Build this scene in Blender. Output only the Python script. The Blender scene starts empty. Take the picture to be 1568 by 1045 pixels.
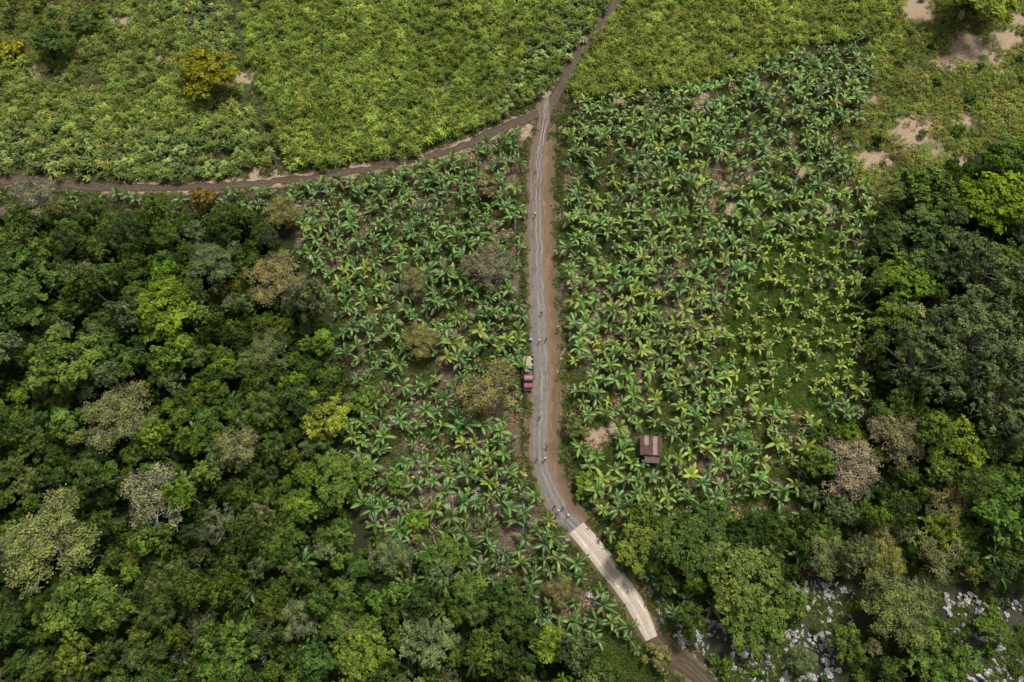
import bpy, bmesh, math, random
import numpy as np
from mathutils import Vector, Matrix
R_=math.radians
rng=np.random.default_rng(11); random.seed(5)
scene=bpy.context.scene
# ---------------------------------------------------------------- site survey
ALT=145.0; DEP=R_(65); SP=math.sin(DEP); CP=math.cos(DEP); FL=1568/2/0.75
def site(u,v,z=0.0):
    """aerial-survey chart coordinates -> metres on the ground (at height z)"""
    x=(u-784)/FL; y=(522.5-v)/FL
    t=(ALT-z)/(SP-y*CP)
    return (x*t,(CP+y*SP)*t)
def mpp(u,v,z=0.0):
    y=(522.5-v)/FL
    return (ALT-z)/(SP-y*CP)/FL
def area(pts,z=0.0): return np.array([site(u,v,z) for u,v in pts])
def inside(P,poly):
    x=P[:,0];y=P[:,1];r=np.zeros(len(P),bool);n=len(poly);j=n-1
    for i in range(n):
        xi,yi=poly[i];xj,yj=poly[j]
        c=((yi>y)!=(yj>y))
        with np.errstate(divide='ignore',invalid='ignore'):
            xx=(xj-xi)*(y-yi)/(yj-yi+1e-12)+xi
        r^=(c&(x<xx)); j=i
    return r
_tab=rng.random((256,256))
def vn(x,y,s,seed=0):
    x=np.asarray(x)/s+seed*17.3;y=np.asarray(y)/s+seed*31.7
    xi=np.floor(x).astype(int);yi=np.floor(y).astype(int);fx=x-xi;fy=y-yi
    fx=fx*fx*(3-2*fx);fy=fy*fy*(3-2*fy)
    a=_tab[xi%256,yi%256];b=_tab[(xi+1)%256,yi%256];c=_tab[xi%256,(yi+1)%256];d=_tab[(xi+1)%256,(yi+1)%256]
    return (a*(1-fx)+b*fx)*(1-fy)+(c*(1-fx)+d*fx)*fy
def fbm(x,y,s,seed=0): return vn(x,y,s,seed)*.5+vn(x,y,s/2.1,seed+1)*.3+vn(x,y,s/4.3,seed+2)*.2
def polydist(P,line):
    d=np.full(len(P),1e9)
    for a,b in zip(line[:-1],line[1:]):
        ab=b-a;t=np.clip(((P-a)@ab)/(ab@ab),0,1);q=a+t[:,None]*ab
        d=np.minimum(d,np.hypot(*(P-q).T))
    return d
def catmull(pts,step=0.8):
    pts=np.array(pts,float);P=np.vstack([2*pts[0]-pts[1],pts,2*pts[-1]-pts[-2]]);out=[]
    for i in range(1,len(P)-2):
        n=max(2,int(np.linalg.norm(P[i+1][:2]-P[i][:2])/step))
        for k in range(n):
            t=k/n
            out.append(.5*((2*P[i])+(-P[i-1]+P[i+1])*t+(2*P[i-1]-5*P[i]+4*P[i+1]-P[i+2])*t*t+(-P[i-1]+3*P[i]-3*P[i+1]+P[i+2])*t**3))
    out.append(P[-2]);return np.array(out)
# ---------------------------------------------------------------- nodes helpers
def newmat(name):
    m=bpy.data.materials.new(name);m.use_nodes=True;nt=m.node_tree
    return m,nt,nt.nodes['Principled BSDF'],nt.nodes['Material Output']
def N(nt,t,**kw):
    n=nt.nodes.new(t)
    for k,v in kw.items(): setattr(n,k,v)
    return n
def L(nt,a,b): nt.links.new(a,b)
def mixc(nt,fac,a,b,bt='MIX'):
    n=N(nt,'ShaderNodeMix',data_type='RGBA',blend_type=bt)
    for s,v in ((n.inputs[0],fac),(n.inputs[6],a),(n.inputs[7],b)):
        if isinstance(v,bpy.types.NodeSocket): L(nt,v,s)
        elif isinstance(v,(int,float)): s.default_value=v
        else: s.default_value=(*v[:3],1)
    return n.outputs[2]
def math_(nt,op,a,b=None,c=None,clamp=False):
    n=N(nt,'ShaderNodeMath',operation=op);n.use_clamp=clamp
    for i,v in enumerate((a,b,c)):
        if v is None: continue
        if isinstance(v,bpy.types.NodeSocket): L(nt,v,n.inputs[i])
        else: n.inputs[i].default_value=v
    return n.outputs[0]
def rng_(nt,v,a,b,c=0.,d=1.):
    n=N(nt,'ShaderNodeMapRange');L(nt,v,n.inputs[0])
    for i,x in enumerate((a,b,c,d)): n.inputs[i+1].default_value=x
    return n.outputs[0]
def noise_(nt,scale,detail=4,rough=.6,vec=None,w=0):
    n=N(nt,'ShaderNodeTexNoise');n.inputs['Scale'].default_value=scale;n.inputs['Detail'].default_value=detail;n.inputs['Roughness'].default_value=rough
    if vec is not None: L(nt,vec,n.inputs['Vector'])
    return n.outputs[0]
def objco(nt): return N(nt,'ShaderNodeTexCoord').outputs['Object']
def plain(name,col,rough=.6,metal=0,var=.25,scale=3.):
    m,nt,b,o=newmat(name);co=objco(nt)
    f=noise_(nt,scale,5,.65,co)
    c=mixc(nt,rng_(nt,f,.3,.7),[x*(1-var) for x in col],[min(1,x*(1+var)) for x in col])
    L(nt,c,b.inputs['Base Color']);b.inputs['Roughness'].default_value=rough;b.inputs['Metallic'].default_value=metal
    return m
def foliage(name,src,rib=False,rough=.5,trans=.22,wide=.55,diffuse=True):
    m,nt,b,o=newmat(name)
    if src=='INST':
        a=N(nt,'ShaderNodeAttribute',attribute_type='INSTANCER',attribute_name='tint');tint=a.outputs['Color']
    else: tint=N(nt,'ShaderNodeObjectInfo').outputs['Color']
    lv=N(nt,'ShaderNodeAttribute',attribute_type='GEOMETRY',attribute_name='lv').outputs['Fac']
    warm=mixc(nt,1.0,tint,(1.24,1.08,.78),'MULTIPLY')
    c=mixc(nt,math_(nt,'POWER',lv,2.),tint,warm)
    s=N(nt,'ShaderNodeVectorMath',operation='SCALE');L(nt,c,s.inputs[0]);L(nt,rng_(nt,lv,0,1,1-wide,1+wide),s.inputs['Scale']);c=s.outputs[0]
    if rib:
        r=N(nt,'ShaderNodeAttribute',attribute_type='GEOMETRY',attribute_name='rib').outputs['Fac']
        c=mixc(nt,math_(nt,'MULTIPLY',math_(nt,'POWER',r,7.),.7),c,(.28,.36,.15))
        d=N(nt,'ShaderNodeAttribute',attribute_type='GEOMETRY',attribute_name='dead').outputs['Fac']
        c=mixc(nt,d,c,(.23,.17,.11))
    if diffuse:
        nt.nodes.remove(b);b=N(nt,'ShaderNodeBsdfDiffuse');L(nt,c,b.inputs['Color'])
    else:
        L(nt,c,b.inputs['Base Color']);b.inputs['Roughness'].default_value=rough
        b.inputs['Specular IOR Level'].default_value=.3
    t=N(nt,'ShaderNodeBsdfTranslucent');L(nt,c,t.inputs[0])
    mx=N(nt,'ShaderNodeMixShader');mx.inputs[0].default_value=trans;L(nt,b.outputs[0],mx.inputs[1]);L(nt,t.outputs[0],mx.inputs[2]);L(nt,mx.outputs[0],o.inputs[0])
    return m
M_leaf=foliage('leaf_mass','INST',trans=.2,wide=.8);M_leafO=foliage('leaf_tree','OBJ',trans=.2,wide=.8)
M_ban=foliage('banana_leaf','INST',rib=True,rough=.38,trans=.22,wide=.55,diffuse=False)
M_grass=foliage('grass_blade','INST',trans=.35,wide=.75)
M_bark=plain('bark',(.24,.22,.18),.9,0,.35,4.)
M_stem=plain('banana_stem',(.16,.14,.08),.7,0,.4,4.)
# ---------------------------------------------------------------- mesh building
class MB:
    def __init__(s): s.v=[];s.f=[];s.a={};s.mi=[];s.n=0
    def add(s,V,F,mi=0,**attrs):
        V=np.asarray(V,float);F=np.asarray(F,int);o=s.n
        s.v.append(V);s.f.extend((F+o).tolist());s.mi.extend([mi]*len(F));s.n+=len(V)
        for k in ('lv','rib','dead'):
            x=attrs.get(k,0.);s.a.setdefault(k,[]).append(np.full(len(V),x) if np.isscalar(x) else np.asarray(x))
    def mesh(s,name,mats,smooth=False):
        me=bpy.data.meshes.new(name);me.from_pydata(np.vstack(s.v).tolist(),[],s.f)
        for k,l in s.a.items():
            at=me.attributes.new(k,'FLOAT','POINT');at.data.foreach_set('value',np.concatenate(l).astype(np.float32))
        for m in mats: me.materials.append(m)
        me.polygons.foreach_set('material_index',s.mi)
        me.polygons.foreach_set('use_smooth',[smooth]*len(s.f))
        me.update();return me
    def tube(s,p0,p1,r0,r1,mi=1,n=6,**k):
        p0=np.array(p0,float);p1=np.array(p1,float);d=p1-p0;d/=np.linalg.norm(d)+1e-9
        a=np.cross(d,[.3,.9,.2]);a/=np.linalg.norm(a);b=np.cross(d,a);t=np.linspace(0,2*np.pi,n,endpoint=False)
        c=np.cos(t)[:,None]*a+np.sin(t)[:,None]*b
        s.add(np.vstack([p0+c*r0,p1+c*r1]),[(i,(i+1)%n,n+(i+1)%n,n+i) for i in range(n)],mi,**k)
def unit(a): return a/(np.linalg.norm(a,axis=-1,keepdims=True)+1e-9)
def leafquads(mb,P,Nn,ln,wd,lv,mi=0,r=rng):
    n=len(P);rv=r.normal(size=(n,3));u=unit(np.cross(Nn,rv));w=np.cross(Nn,u)
    l=(ln*(.6+.8*r.random(n)))[:,None];ww=(wd*(.6+.8*r.random(n)))[:,None]
    V=np.stack([P-u*l*.5,P+w*ww*.5-Nn*ww*.1,P+u*l*.5,P-w*ww*.5-Nn*ww*.1],1).reshape(-1,3)
    mb.add(V,np.arange(4*n).reshape(n,4),mi,lv=np.repeat(np.clip(lv,0,1),4))
def gen_tree(seed,R=4.,H=9.,lobes=26,leaves=8000,ls=.34,lw=.22,flat=.6,lr=(.2,.38),subs=14,twigs=False,spread=.14):
    r=np.random.default_rng(seed);mb=MB();C=[]
    top=np.array([0,0,H-R*flat])
    ax=.75+.45*r.random(2)
    for i in range(lobes):
        z=1-(i+.5)/lobes*1.25;z=max(z,-.35);rad=math.sqrt(max(0,1-z*z));th=i*2.39996+r.normal()*.55
        lrad=R*r.uniform(*lr);k=(R-lrad*.8)*r.uniform(.5,1.15)
        C.append((top+np.array([rad*math.cos(th)*k*ax[0],rad*math.sin(th)*k*ax[1],z*k*flat+r.normal()*R*.12]),lrad))
    tot=sum(c[1]**2 for c in C)
    mb.tube((0,0,-.3),(r.normal()*.2,r.normal()*.2,H*.5),R*.075,R*.05)
    for c,l in C:
        n=int(leaves*l*l/tot);lo=r.normal()*.13
        d=unit(r.normal(size=(subs,3)));d[:,2]=np.where(d[:,2]<-.3,-d[:,2],d[:,2])
        sc=c+d*l*np.array([1,1,.75])*r.uniform(.55,1.15,(subs,1));so=r.normal(size=subs)*.15
        k=r.integers(0,subs,n);off=r.normal(size=(n,3))*l*spread*np.array([1,1,.6])
        P=sc[k]+off
        Nn=unit(unit(P-c)*.7+np.array([0,0,.55])+r.normal(size=(n,3))*.42)
        leafquads(mb,P,Nn,np.full(n,ls),lw,.5+lo+so[k]+r.normal(size=n)*.18,0,r)
        if r.random()<.6 or twigs:
            b0=np.array([0,0,H*.45]);b1=b0*.4+c*.6+r.normal(size=3)*.25-np.array([0,0,.4])
            mb.tube(b0,b1,R*.03,R*.018,n=5);mb.tube(b1,c,R*.018,R*.008,n=5)
            if twigs:
                for q in sc: mb.tube(c,q+r.normal(size=3)*.15,R*.011,R*.005,n=4)
    return mb
def gen_banana(seed,nl=8,Ln=2.3,hs=2.2,wd=.58):
    r=np.random.default_rng(seed);mb=MB();nst=r.integers(1,3)
    for s in range(nst):
        bx=r.normal(size=2)*(.15 if s==0 else .7);h=hs*(1 if s==0 else r.uniform(.5,.8));K=nl if s==0 else 5
        tp=np.array([bx[0]*1.2,bx[1]*1.2,h])
        mb.tube((*bx,-.1),tp,.17,.09,mi=1,n=7)
        a0=r.random()*6.28
        for i in range(K):
            az=a0+i*2.39996+r.normal()*.35
            dead=1. if (i>=K-2 and r.random()<.75) else 0.
            el=R_(r.uniform(30,68)) if not dead else R_(r.uniform(-30,0))
            if i==0: el=R_(80)
            ln=Ln*(1 if s==0 else .65)*r.uniform(.65,1.15);ns=12
            p=tp.copy();el_=el;bend=R_(r.uniform(55,110))*(.35 if dead else 1)/ns
            dirxy=np.array([math.cos(az),math.sin(az),0]);side=np.array([-math.sin(az),math.cos(az),0])
            side=unit(side+np.array([0,0,r.normal()*.45]))
            pts=[]
            for k in range(ns+1):
                t=k/ns
                w=0.02 if t<.1 else wd*.5*min(1,((t-.08)/.16))**.6*(1-max(0,(t-.6)/.42)**2.2)
                if t>.12: w*=r.uniform(.75,1.08)
                pts.append((p.copy(),max(w,.01),el_))
                p=p+(dirxy*math.cos(el_)+np.array([0,0,math.sin(el_)]))*ln/ns
                el_-=bend*(.5+1.1*t)
            V=[];rb=[]
            for p_,w,e in pts:
                up=-dirxy*math.sin(e)+np.array([0,0,math.cos(e)])
                for c,rr in ((-1,0),(-.1,1),(.1,1),(1,0)):
                    V.append(p_+side*w*c+up*(abs(c)*w*.3*(-1 if dead else 1)));rb.append(rr)
            F=[(k*4+j,k*4+j+1,k*4+j+5,k*4+j+4) for k in range(ns) for j in range(3)]
            mb.add(V,F,0,lv=float(np.clip(.5+r.normal()*.25,0,1)),rib=np.array(rb)*(1-dead),dead=dead*r.uniform(.6,1))
    return mb
def gen_blades(seed,n=200,size=1.6,h=2.,w=.09,arch=1.,clumps=9,cs=.16):
    r=np.random.default_rng(seed);mb=MB();ns=4;cc=r.uniform(-size,size,(clumps,2));co=r.normal(size=clumps)*.22;ch=r.uniform(.45,1.2,clumps)
    for i in range(n):
        k=r.integers(clumps);b=np.array([*(cc[k]+r.normal(size=2)*cs),0.]);az=r.random()*6.28
        d=np.array([math.cos(az),math.sin(az),0]);s=np.array([-d[1],d[0],0]);L_=h*r.uniform(.4,.7)
        p=b+np.array([0,0,h*ch[k]*r.uniform(.3,.85)]);el=R_(r.uniform(40,80));V=[]
        for q in range(ns+1):
            ww=w*(1-(q/ns)**2)*.5+.004
            V+= [p-s*ww,p+s*ww];p=p+(d*math.cos(el)+np.array([0,0,math.sin(el)]))*L_/ns;el-=R_(r.uniform(18,40))*arch
        mb.add(V,[(2*q,2*q+1,2*q+3,2*q+2) for q in range(ns)],0,lv=float(np.clip(.5+co[k]+r.normal()*.2,0,1)))
    return mb
def gen_weeds(seed,n=450,size=1.5,h=.45,ls=.22):
    r=np.random.default_rng(seed);mb=MB();k=r.uniform(-size*.8,size*.8,(10,2));j=r.integers(0,10,n)
    P=np.zeros((n,3));P[:,:2]=k[j]+r.normal(size=(n,2))*.34;P[:,2]=np.abs(r.normal(size=n))*h*.6+.03
    Nn=unit(r.normal(size=(n,3))*.55+np.array([0,0,1]))
    leafquads(mb,P,Nn,np.full(n,ls),ls*.6,.5+r.normal(size=n)*.2,0,r);return mb
def gen_litter(seed,n=26,size=1.6):
    r=np.random.default_rng(seed);mb=MB()
    P=np.zeros((n,3));P[:,:2]=r.uniform(-size,size,(n,2));P[:,2]=r.uniform(.04,.14,n)
    Nn=unit(r.normal(size=(n,3))*.16+np.array([0,0,1]))
    leafquads(mb,P,Nn,np.full(n,.95),.26,.5+r.normal(size=n)*.25,0,r);return mb
def gen_rock(seed,mat):
    r=np.random.default_rng(seed);bm=bmesh.new()
    for q in range(3):
        o_=Vector((r.normal()*.45,r.normal()*.45,r.normal()*.12)) if q else Vector((0,0,0));b2=bmesh.new();sc=1. if q==0 else r.uniform(.4,.75)
        for _ in range(13):
            v=unit(r.normal(size=3))*np.array([1,r.uniform(.5,1),.7]);b2.verts.new(Vector(v*r.uniform(.7,1)*sc)+o_)
        bmesh.ops.convex_hull(b2,input=b2.verts)
        for v in [v for v in b2.verts if not v.link_faces]: b2.verts.remove(v)
        t=bpy.data.meshes.new('t');b2.to_mesh(t);b2.free();bm.from_mesh(t);bpy.data.meshes.remove(t)
    me=bpy.data.meshes.new('rock');bm.to_mesh(me);bm.free();me.materials.append(mat);return me
# ---------------------------------------------------------------- instancing
GAIN=np.array([1.38,1.28,1.15])
def scatter(name,P,scale,idx,tint,meshes,tilt=.06,rot=None,z=0.,gain=True):
    n=len(P);me=bpy.data.meshes.new(name);zz=np.full(n,z) if np.isscalar(z) else z
    if gain: tint=np.asarray(tint)*GAIN
    me.from_pydata(np.column_stack([P,zz]).tolist(),[],[])
    r=np.column_stack([rng.normal(size=n)*tilt,rng.normal(size=n)*tilt,rng.random(n)*6.283 if rot is None else rot])
    sc=np.asarray(scale,float);sc=np.repeat(sc[:,None],3,1) if sc.ndim==1 else sc
    for nm,tp,dat,key in (('rot','FLOAT_VECTOR',r,'vector'),('scl','FLOAT_VECTOR',sc,'vector'),('tint','FLOAT_VECTOR',tint,'vector')):
        a=me.attributes.new(nm,tp,'POINT');a.data.foreach_set(key,np.asarray(dat,np.float32).ravel())
    a=me.attributes.new('vidx','INT','POINT');a.data.foreach_set('value',np.asarray(idx,np.int32))
    ob=bpy.data.objects.new(name,me);scene.collection.objects.link(ob)
    col=bpy.data.collections.new(name+'_kinds')
    for i,m in enumerate(meshes): col.objects.link(bpy.data.objects.new(f'{name}_kind_{i:02d}',m))
    ng=bpy.data.node_groups.new(name,'GeometryNodeTree')
    ng.interface.new_socket('Geometry',in_out='INPUT',socket_type='NodeSocketGeometry')
    ng.interface.new_socket('Geometry',in_out='OUTPUT',socket_type='NodeSocketGeometry')
    gi=N(ng,'NodeGroupInput');go=N(ng,'NodeGroupOutput');ci=N(ng,'GeometryNodeCollectionInfo');ci.inputs['Collection'].default_value=col
    ci.inputs['Separate Children'].default_value=True;ci.inputs['Reset Children'].default_value=True
    ip=N(ng,'GeometryNodeInstanceOnPoints');ip.inputs['Pick Instance'].default_value=True
    def na(t,nm):
        x=N(ng,'GeometryNodeInputNamedAttribute',data_type=t);x.inputs['Name'].default_value=nm;return x.outputs['Attribute']
    e=N(ng,'FunctionNodeEulerToRotation');L(ng,na('FLOAT_VECTOR','rot'),e.inputs[0])
    L(ng,gi.outputs[0],ip.inputs['Points']);L(ng,ci.outputs[0],ip.inputs['Instance']);L(ng,e.outputs[0],ip.inputs['Rotation'])
    L(ng,na('FLOAT_VECTOR','scl'),ip.inputs['Scale']);L(ng,na('INT','vidx'),ip.inputs['Instance Index']);L(ng,ip.outputs[0],go.inputs[0])
    md=ob.modifiers.new('scatter','NODES');md.node_group=ng
    return ob
def grid(poly,step,jit=.35,ang=0.):
    c,s=math.cos(ang),math.sin(ang);Rm=np.array([[c,-s],[s,c]]);q=poly@Rm
    a=np.arange(q[:,0].min(),q[:,0].max()+step,step);b=np.arange(q[:,1].min(),q[:,1].max()+step,step)
    X,Y=np.meshgrid(a,b);X=X+(np.arange(len(b))%2)[:,None]*step*.5
    P=np.column_stack([X.ravel(),Y.ravel()])+rng.uniform(-jit,jit,(X.size,2))*step
    P=P@Rm.T;return P[inside(P,poly)]
def pick(pal,n,w=None):
    pal=np.array(pal);k=rng.choice(len(pal),n,p=w);return pal[k]*rng.uniform(.8,1.2,(n,1))*rng.uniform(.93,1.07,(n,3))
# ---------------------------------------------------------------- layout
road_uv=[(834,150),(831,190),(823,235),(820,300),(822,400),(825,500),(828,560),(828,620),(825,665),(826,700),(838,745),(860,785),(884,812)]
low_uv=[(884,812),(920,858),(957,903),(985,950),(1003,985),(1040,1012),(1075,1045),(1130,1110)]
top_uv=[(1000,-110),(965,-40),(941,5),(920,38),(893,72),(873,105),(857,138),(838,172),(828,215)]
left_uv=[(830,172),(800,184),(745,208),(700,228),(640,244),(580,256),(520,266),(440,276),(330,286),(200,288),(100,282),(0,274),(-150,262)]
W=lambda l:np.array([site(*p) for p in l])
allroads=[W(road_uv),W(low_uv),W(top_uv),W(left_uv)]
def rd(P): return np.minimum.reduce([polydist(P,l) for l in allroads])
rl=allroads[0]
def east(P,a=0.,b=6.2,y0=40,y1=150):
    cx=np.interp(P[:,1],rl[::-1,1],rl[::-1,0]);return (P[:,0]-cx>a)&(P[:,0]-cx<b)&(P[:,1]>y0)&(P[:,1]<y1)
A=dict(
 cane_mid=area([(372,100),(330,-120),(980,-120),(925,10),(900,45),(878,75),(855,120),(835,150),(790,168),(740,193),(690,215),(600,242),(520,255),(440,262),(415,200)]),
 cane_left=area([(-250,90),(60,100),(150,60),(200,0),(215,-120),(330,-120),(368,100),(405,200),(430,262),(300,274),(150,275),(0,262),(-250,255)]),
 cane_right=area([(960,-120),(1340,-120),(1380,40),(1320,60),(1230,70),(1180,100),(1060,135),(950,150),(880,155),(868,130),(905,62),(945,5)]),
 grass_right=area([(1340,-120),(1850,-120),(1850,240),(1568,215),(1480,235),(1380,275),(1345,330),(1290,250),(1325,120),(1330,60)]),
 corner=area([(-250,-120),(215,-120),(200,0),(150,60),(60,100),(-250,95)]),
 ban_left=area([(800,190),(800,300),(798,450),(800,600),(795,700),(812,745),(845,790),(895,860),(945,930),(980,990),(900,1000),(780,935),(640,910),(560,880),(570,800),(500,730),(530,650),(545,590),(520,500),(470,420),(445,350),(430,292),(520,278),(600,262),(700,240),(760,206)]),
 ban_right=area([(856,185),(900,160),(1000,146),(1100,128),(1190,95),(1320,60),(1335,120),(1300,240),(1350,340),(1320,450),(1325,560),(1330,620),(1240,690),(1230,760),(1130,780),(1040,770),(950,800),(905,780),(878,720),(862,600),(858,300)]),
 bright=area([(1160,370),(1290,350),(1320,470),(1310,600),(1200,640),(1120,600),(1110,480)]),
 thin_right=area([(1040,150),(1330,60),(1300,240),(1350,340),(1200,345),(1060,330)]),
 low_right=area([(1230,690),(1430,730),(1700,760),(1700,900),(1450,890),(1300,880),(1200,870),(1060,960),(1010,960),(960,880),(920,820),(960,790)]),
 rocks1=area([(1030,985),(1075,955),(1130,915),(1230,885),(1310,905),(1305,960),(1280,1045),(1260,1120),(1110,1120),(1060,1045)]),
 rocks2=area([(1440,915),(1568,890),(1800,880),(1800,1120),(1510,1120),(1470,1000)]),
 strip_left=area([(-200,292),(0,300),(130,302),(300,300),(440,296),(450,330),(300,330),(130,335),(-200,330)]),
)
def near_any(P,c,k=1.):
    m=np.zeros(len(P),bool)
    for x,y,r in c: m|=(np.hypot(P[:,0]-x,P[:,1]-y)<r*k)
    return m
bare=[(1395,205,42),(1340,245,34),(1430,232,30),(1490,75,46),(1540,60,34),(1400,12,36),(1335,155,22),(1560,30,22),(1480,185,16),(1450,95,22),(930,662,20),(905,674,16),(250,88,16),(190,30,16),(235,10,12),(60,110,14),(400,272,22),(370,120,15),(800,190,15),(1120,90,12),(950,155,16),(1080,155,16),(1110,285,16),(1120,320,18),(1075,300,12),(1110,235,9),(1230,260,16),(1180,230,10),(1270,320,16),(1090,310,14)]
bareW=[(*site(u,v),r*mpp(u,v)) for u,v,r in bare]
# ---------------------------------------------------------------- ground
gx=np.concatenate([[-4000,-1800,-800,-400,-260],np.arange(-200,200.1,1.25),[260,400,800,1800,4000]])
gy=np.concatenate([[-4000,-1500,-500,-200,-90],np.arange(-50,270.1,1.25),[330,450,800,1800,5000]])
X,Y=np.meshgrid(gx,gy);G=np.column_stack([X.ravel(),Y.ravel()]);ng_=len(G)
col=np.tile(np.array([.028,.033,.014]),(ng_,1));lit=np.full(ng_,.05)
far=(np.abs(G[:,0])>190)|(G[:,1]>255)|(G[:,1]<-48);col[far]=(.06,.09,.025)
n1=fbm(G[:,0],G[:,1],9,3)
def setc(m,c,l): col[m]=c;lit[m]=l
for k in ('cane_mid','cane_left','cane_right'): setc(inside(G,A[k]),(.06,.08,.025),.1)
setc(inside(G,A['grass_right']),(.12,.15,.04),.25);setc(inside(G,A['corner']),(.09,.11,.035),.25)
for k in ('ban_left','ban_right','low_right','strip_left'):
    m=inside(G,A[k]);col[m]=np.array([.05,.072,.02]);lit[m]=(.34 if k=='ban_left' else .26)+.7*(n1[m]-.35)
m=inside(G,A['bright']);setc(m,(.055,.085,.02),.0)
for k in ('rocks1','rocks2'): setc(inside(G,A[k]),(.05,.05,.035),.1)
bm_=np.zeros(ng_)
for x,y,r in bareW:
    d=np.hypot(G[:,0]-x,(G[:,1]-y)*.8)/r;bm_=np.maximum(bm_,np.clip(1.35-d*.9+(fbm(G[:,0],G[:,1],4,9)-.5)*3.,0,1)*(d<1.9))
dr=rd(G)
bm_=np.maximum(bm_,.75*np.clip(1-(dr-1.5)/3.,0,1)*(.4+fbm(G[:,0],G[:,1],3,5)))
zz=np.clip((dr-5)/6,0,1)*(fbm(G[:,0],G[:,1],6,6)-.55)*.5
zz[far]=0
nx,ny=len(gx),len(gy);ii=np.arange((ny-1)*nx).reshape(ny-1,nx)[:,:-1].ravel()
F=np.column_stack([ii,ii+1,ii+1+nx,ii+nx])
gm=bpy.data.meshes.new('ground');gm.from_pydata(np.column_stack([G,zz]).tolist(),[],F.tolist())
a=gm.color_attributes.new('zone','FLOAT_COLOR','POINT');a.data.foreach_set('color',np.column_stack([col,np.ones(ng_)]).astype(np.float32).ravel())
for nm,d in (('litter',lit),('bare',bm_)):
    a=gm.attributes.new(nm,'FLOAT','POINT');a.data.foreach_set('value',d.astype(np.float32))
gm.polygons.foreach_set('use_smooth',[True]*len(F))
m,nt,b,o=newmat('soil_and_grass');co=objco(nt)
zc=N(nt,'ShaderNodeAttribute',attribute_name='zone').outputs['Color'];lt=N(nt,'ShaderNodeAttribute',attribute_name='litter').outputs['Fac'];ba=N(nt,'ShaderNodeAttribute',attribute_name='bare').outputs['Fac']
f1=noise_(nt,.9,8,.7,co);f2=noise_(nt,3.5,6,.75,co)
brown=mixc(nt,rng_(nt,f2,.35,.65),(.05,.035,.025),(.19,.135,.105))
c=mixc(nt,rng_(nt,math_(nt,'ADD',math_(nt,'MULTIPLY',f1,1.),math_(nt,'MULTIPLY',lt,.5)),.62,.78),zc,brown)
beige=mixc(nt,rng_(nt,f2,.3,.7),(.22,.145,.095),(.42,.32,.23))
c=mixc(nt,rng_(nt,math_(nt,'ADD',math_(nt,'MULTIPLY',f1,1.3),ba),1.05,1.4),c,beige)
c=mixc(nt,1.,c,mixc(nt,rng_(nt,f2,.3,.7),(.6,.6,.6),(1.35,1.35,1.35)),'MULTIPLY')
L(nt,c,b.inputs['Base Color']);b.inputs['Roughness'].default_value=1.;b.inputs['Specular IOR Level'].default_value=.1
bp=N(nt,'ShaderNodeBump');bp.inputs['Strength'].default_value=.8;bp.inputs['Distance'].default_value=.25;L(nt,f2,bp.inputs['Height']);L(nt,bp.outputs[0],b.inputs['Normal'])
gm.materials.append(m);ground=bpy.data.objects.new('ground',gm);scene.collection.objects.link(ground)
# ---------------------------------------------------------------- roads
def strip(name,ctrl,wl,wr,z,mat,jit=.3,seed=0,thick=0,step=.6):
    P=catmull(ctrl,step);T=np.gradient(P,axis=0);T=unit(T);Nn=np.column_stack([T[:,1],-T[:,0]])
    s=np.concatenate([[0],np.cumsum(np.hypot(*np.diff(P,axis=0).T))]);K=13
    jl=(vn(s,s*0,2.2,seed)-.5)*2*jit+(vn(s,s*0,.7,seed+3)-.5)*jit;jr=(vn(s,s*0,2.4,seed+5)-.5)*2*jit+(vn(s,s*0,.8,seed+7)-.5)*jit
    fw=lambda w:(np.interp(np.linspace(0,1,len(s)),np.linspace(0,1,len(w)),w) if hasattr(w,'__len__') else w)
    l=-(fw(wl)+jl);r=fw(wr)+jr;V=[];U=[]
    for k in range(K):
        t=k/(K-1);off=l*(1-t)+r*t;V.append(np.column_stack([P+Nn*off[:,None],np.full(len(P),z)]));U.append(np.column_stack([np.full(len(P),t*2-1),s]))
    V=np.stack(V,1).reshape(-1,3);U=np.stack(U,1).reshape(-1,2)
    Fs=[(i*K+k,i*K+k+1,(i+1)*K+k+1,(i+1)*K+k) for i in range(len(P)-1) for k in range(K-1)]
    Vl=V.tolist()
    if thick:
        n0=len(Vl);
        for i in range(len(P)):
            for k in (0,K-1): v=V[i*K+k].copy();v[2]-=thick;Vl.append(v.tolist())
        U=np.vstack([U]+[U[[i*K,i*K+K-1]] for i in range(len(P))])
        for i in range(len(P)-1):
            Fs.append((i*K,(i+1)*K,n0+2*(i+1),n0+2*i));Fs.append((i*K+K-1,n0+2*i+1,n0+2*i+3,(i+1)*K+K-1))
        Fs.append((n0,n0+1,K-1)+tuple(range(K-2,-1,-1)))
        e=(len(P)-1)*K;Fs.append((n0+2*(len(P)-1),)+tuple(range(e,e+K))+(n0+2*(len(P)-1)+1,))
    me=bpy.data.meshes.new(name);me.from_pydata(Vl,[],Fs)
    uv=me.uv_layers.new(name='uv');vi=np.zeros(len(me.loops),int);me.loops.foreach_get('vertex_index',vi);uv.data.foreach_set('uv',U[vi].astype(np.float32).ravel())
    bm=bmesh.new();bm.from_mesh(me);bmesh.ops.recalc_face_normals(bm,faces=bm.faces)
    if not thick:
        if sum(f.normal.z for f in bm.faces)<0: bmesh.ops.reverse_faces(bm,faces=bm.faces)
    bm.to_mesh(me);bm.free()
    me.materials.append(mat);ob=bpy.data.objects.new(name,me);scene.collection.objects.link(ob);return ob
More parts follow.
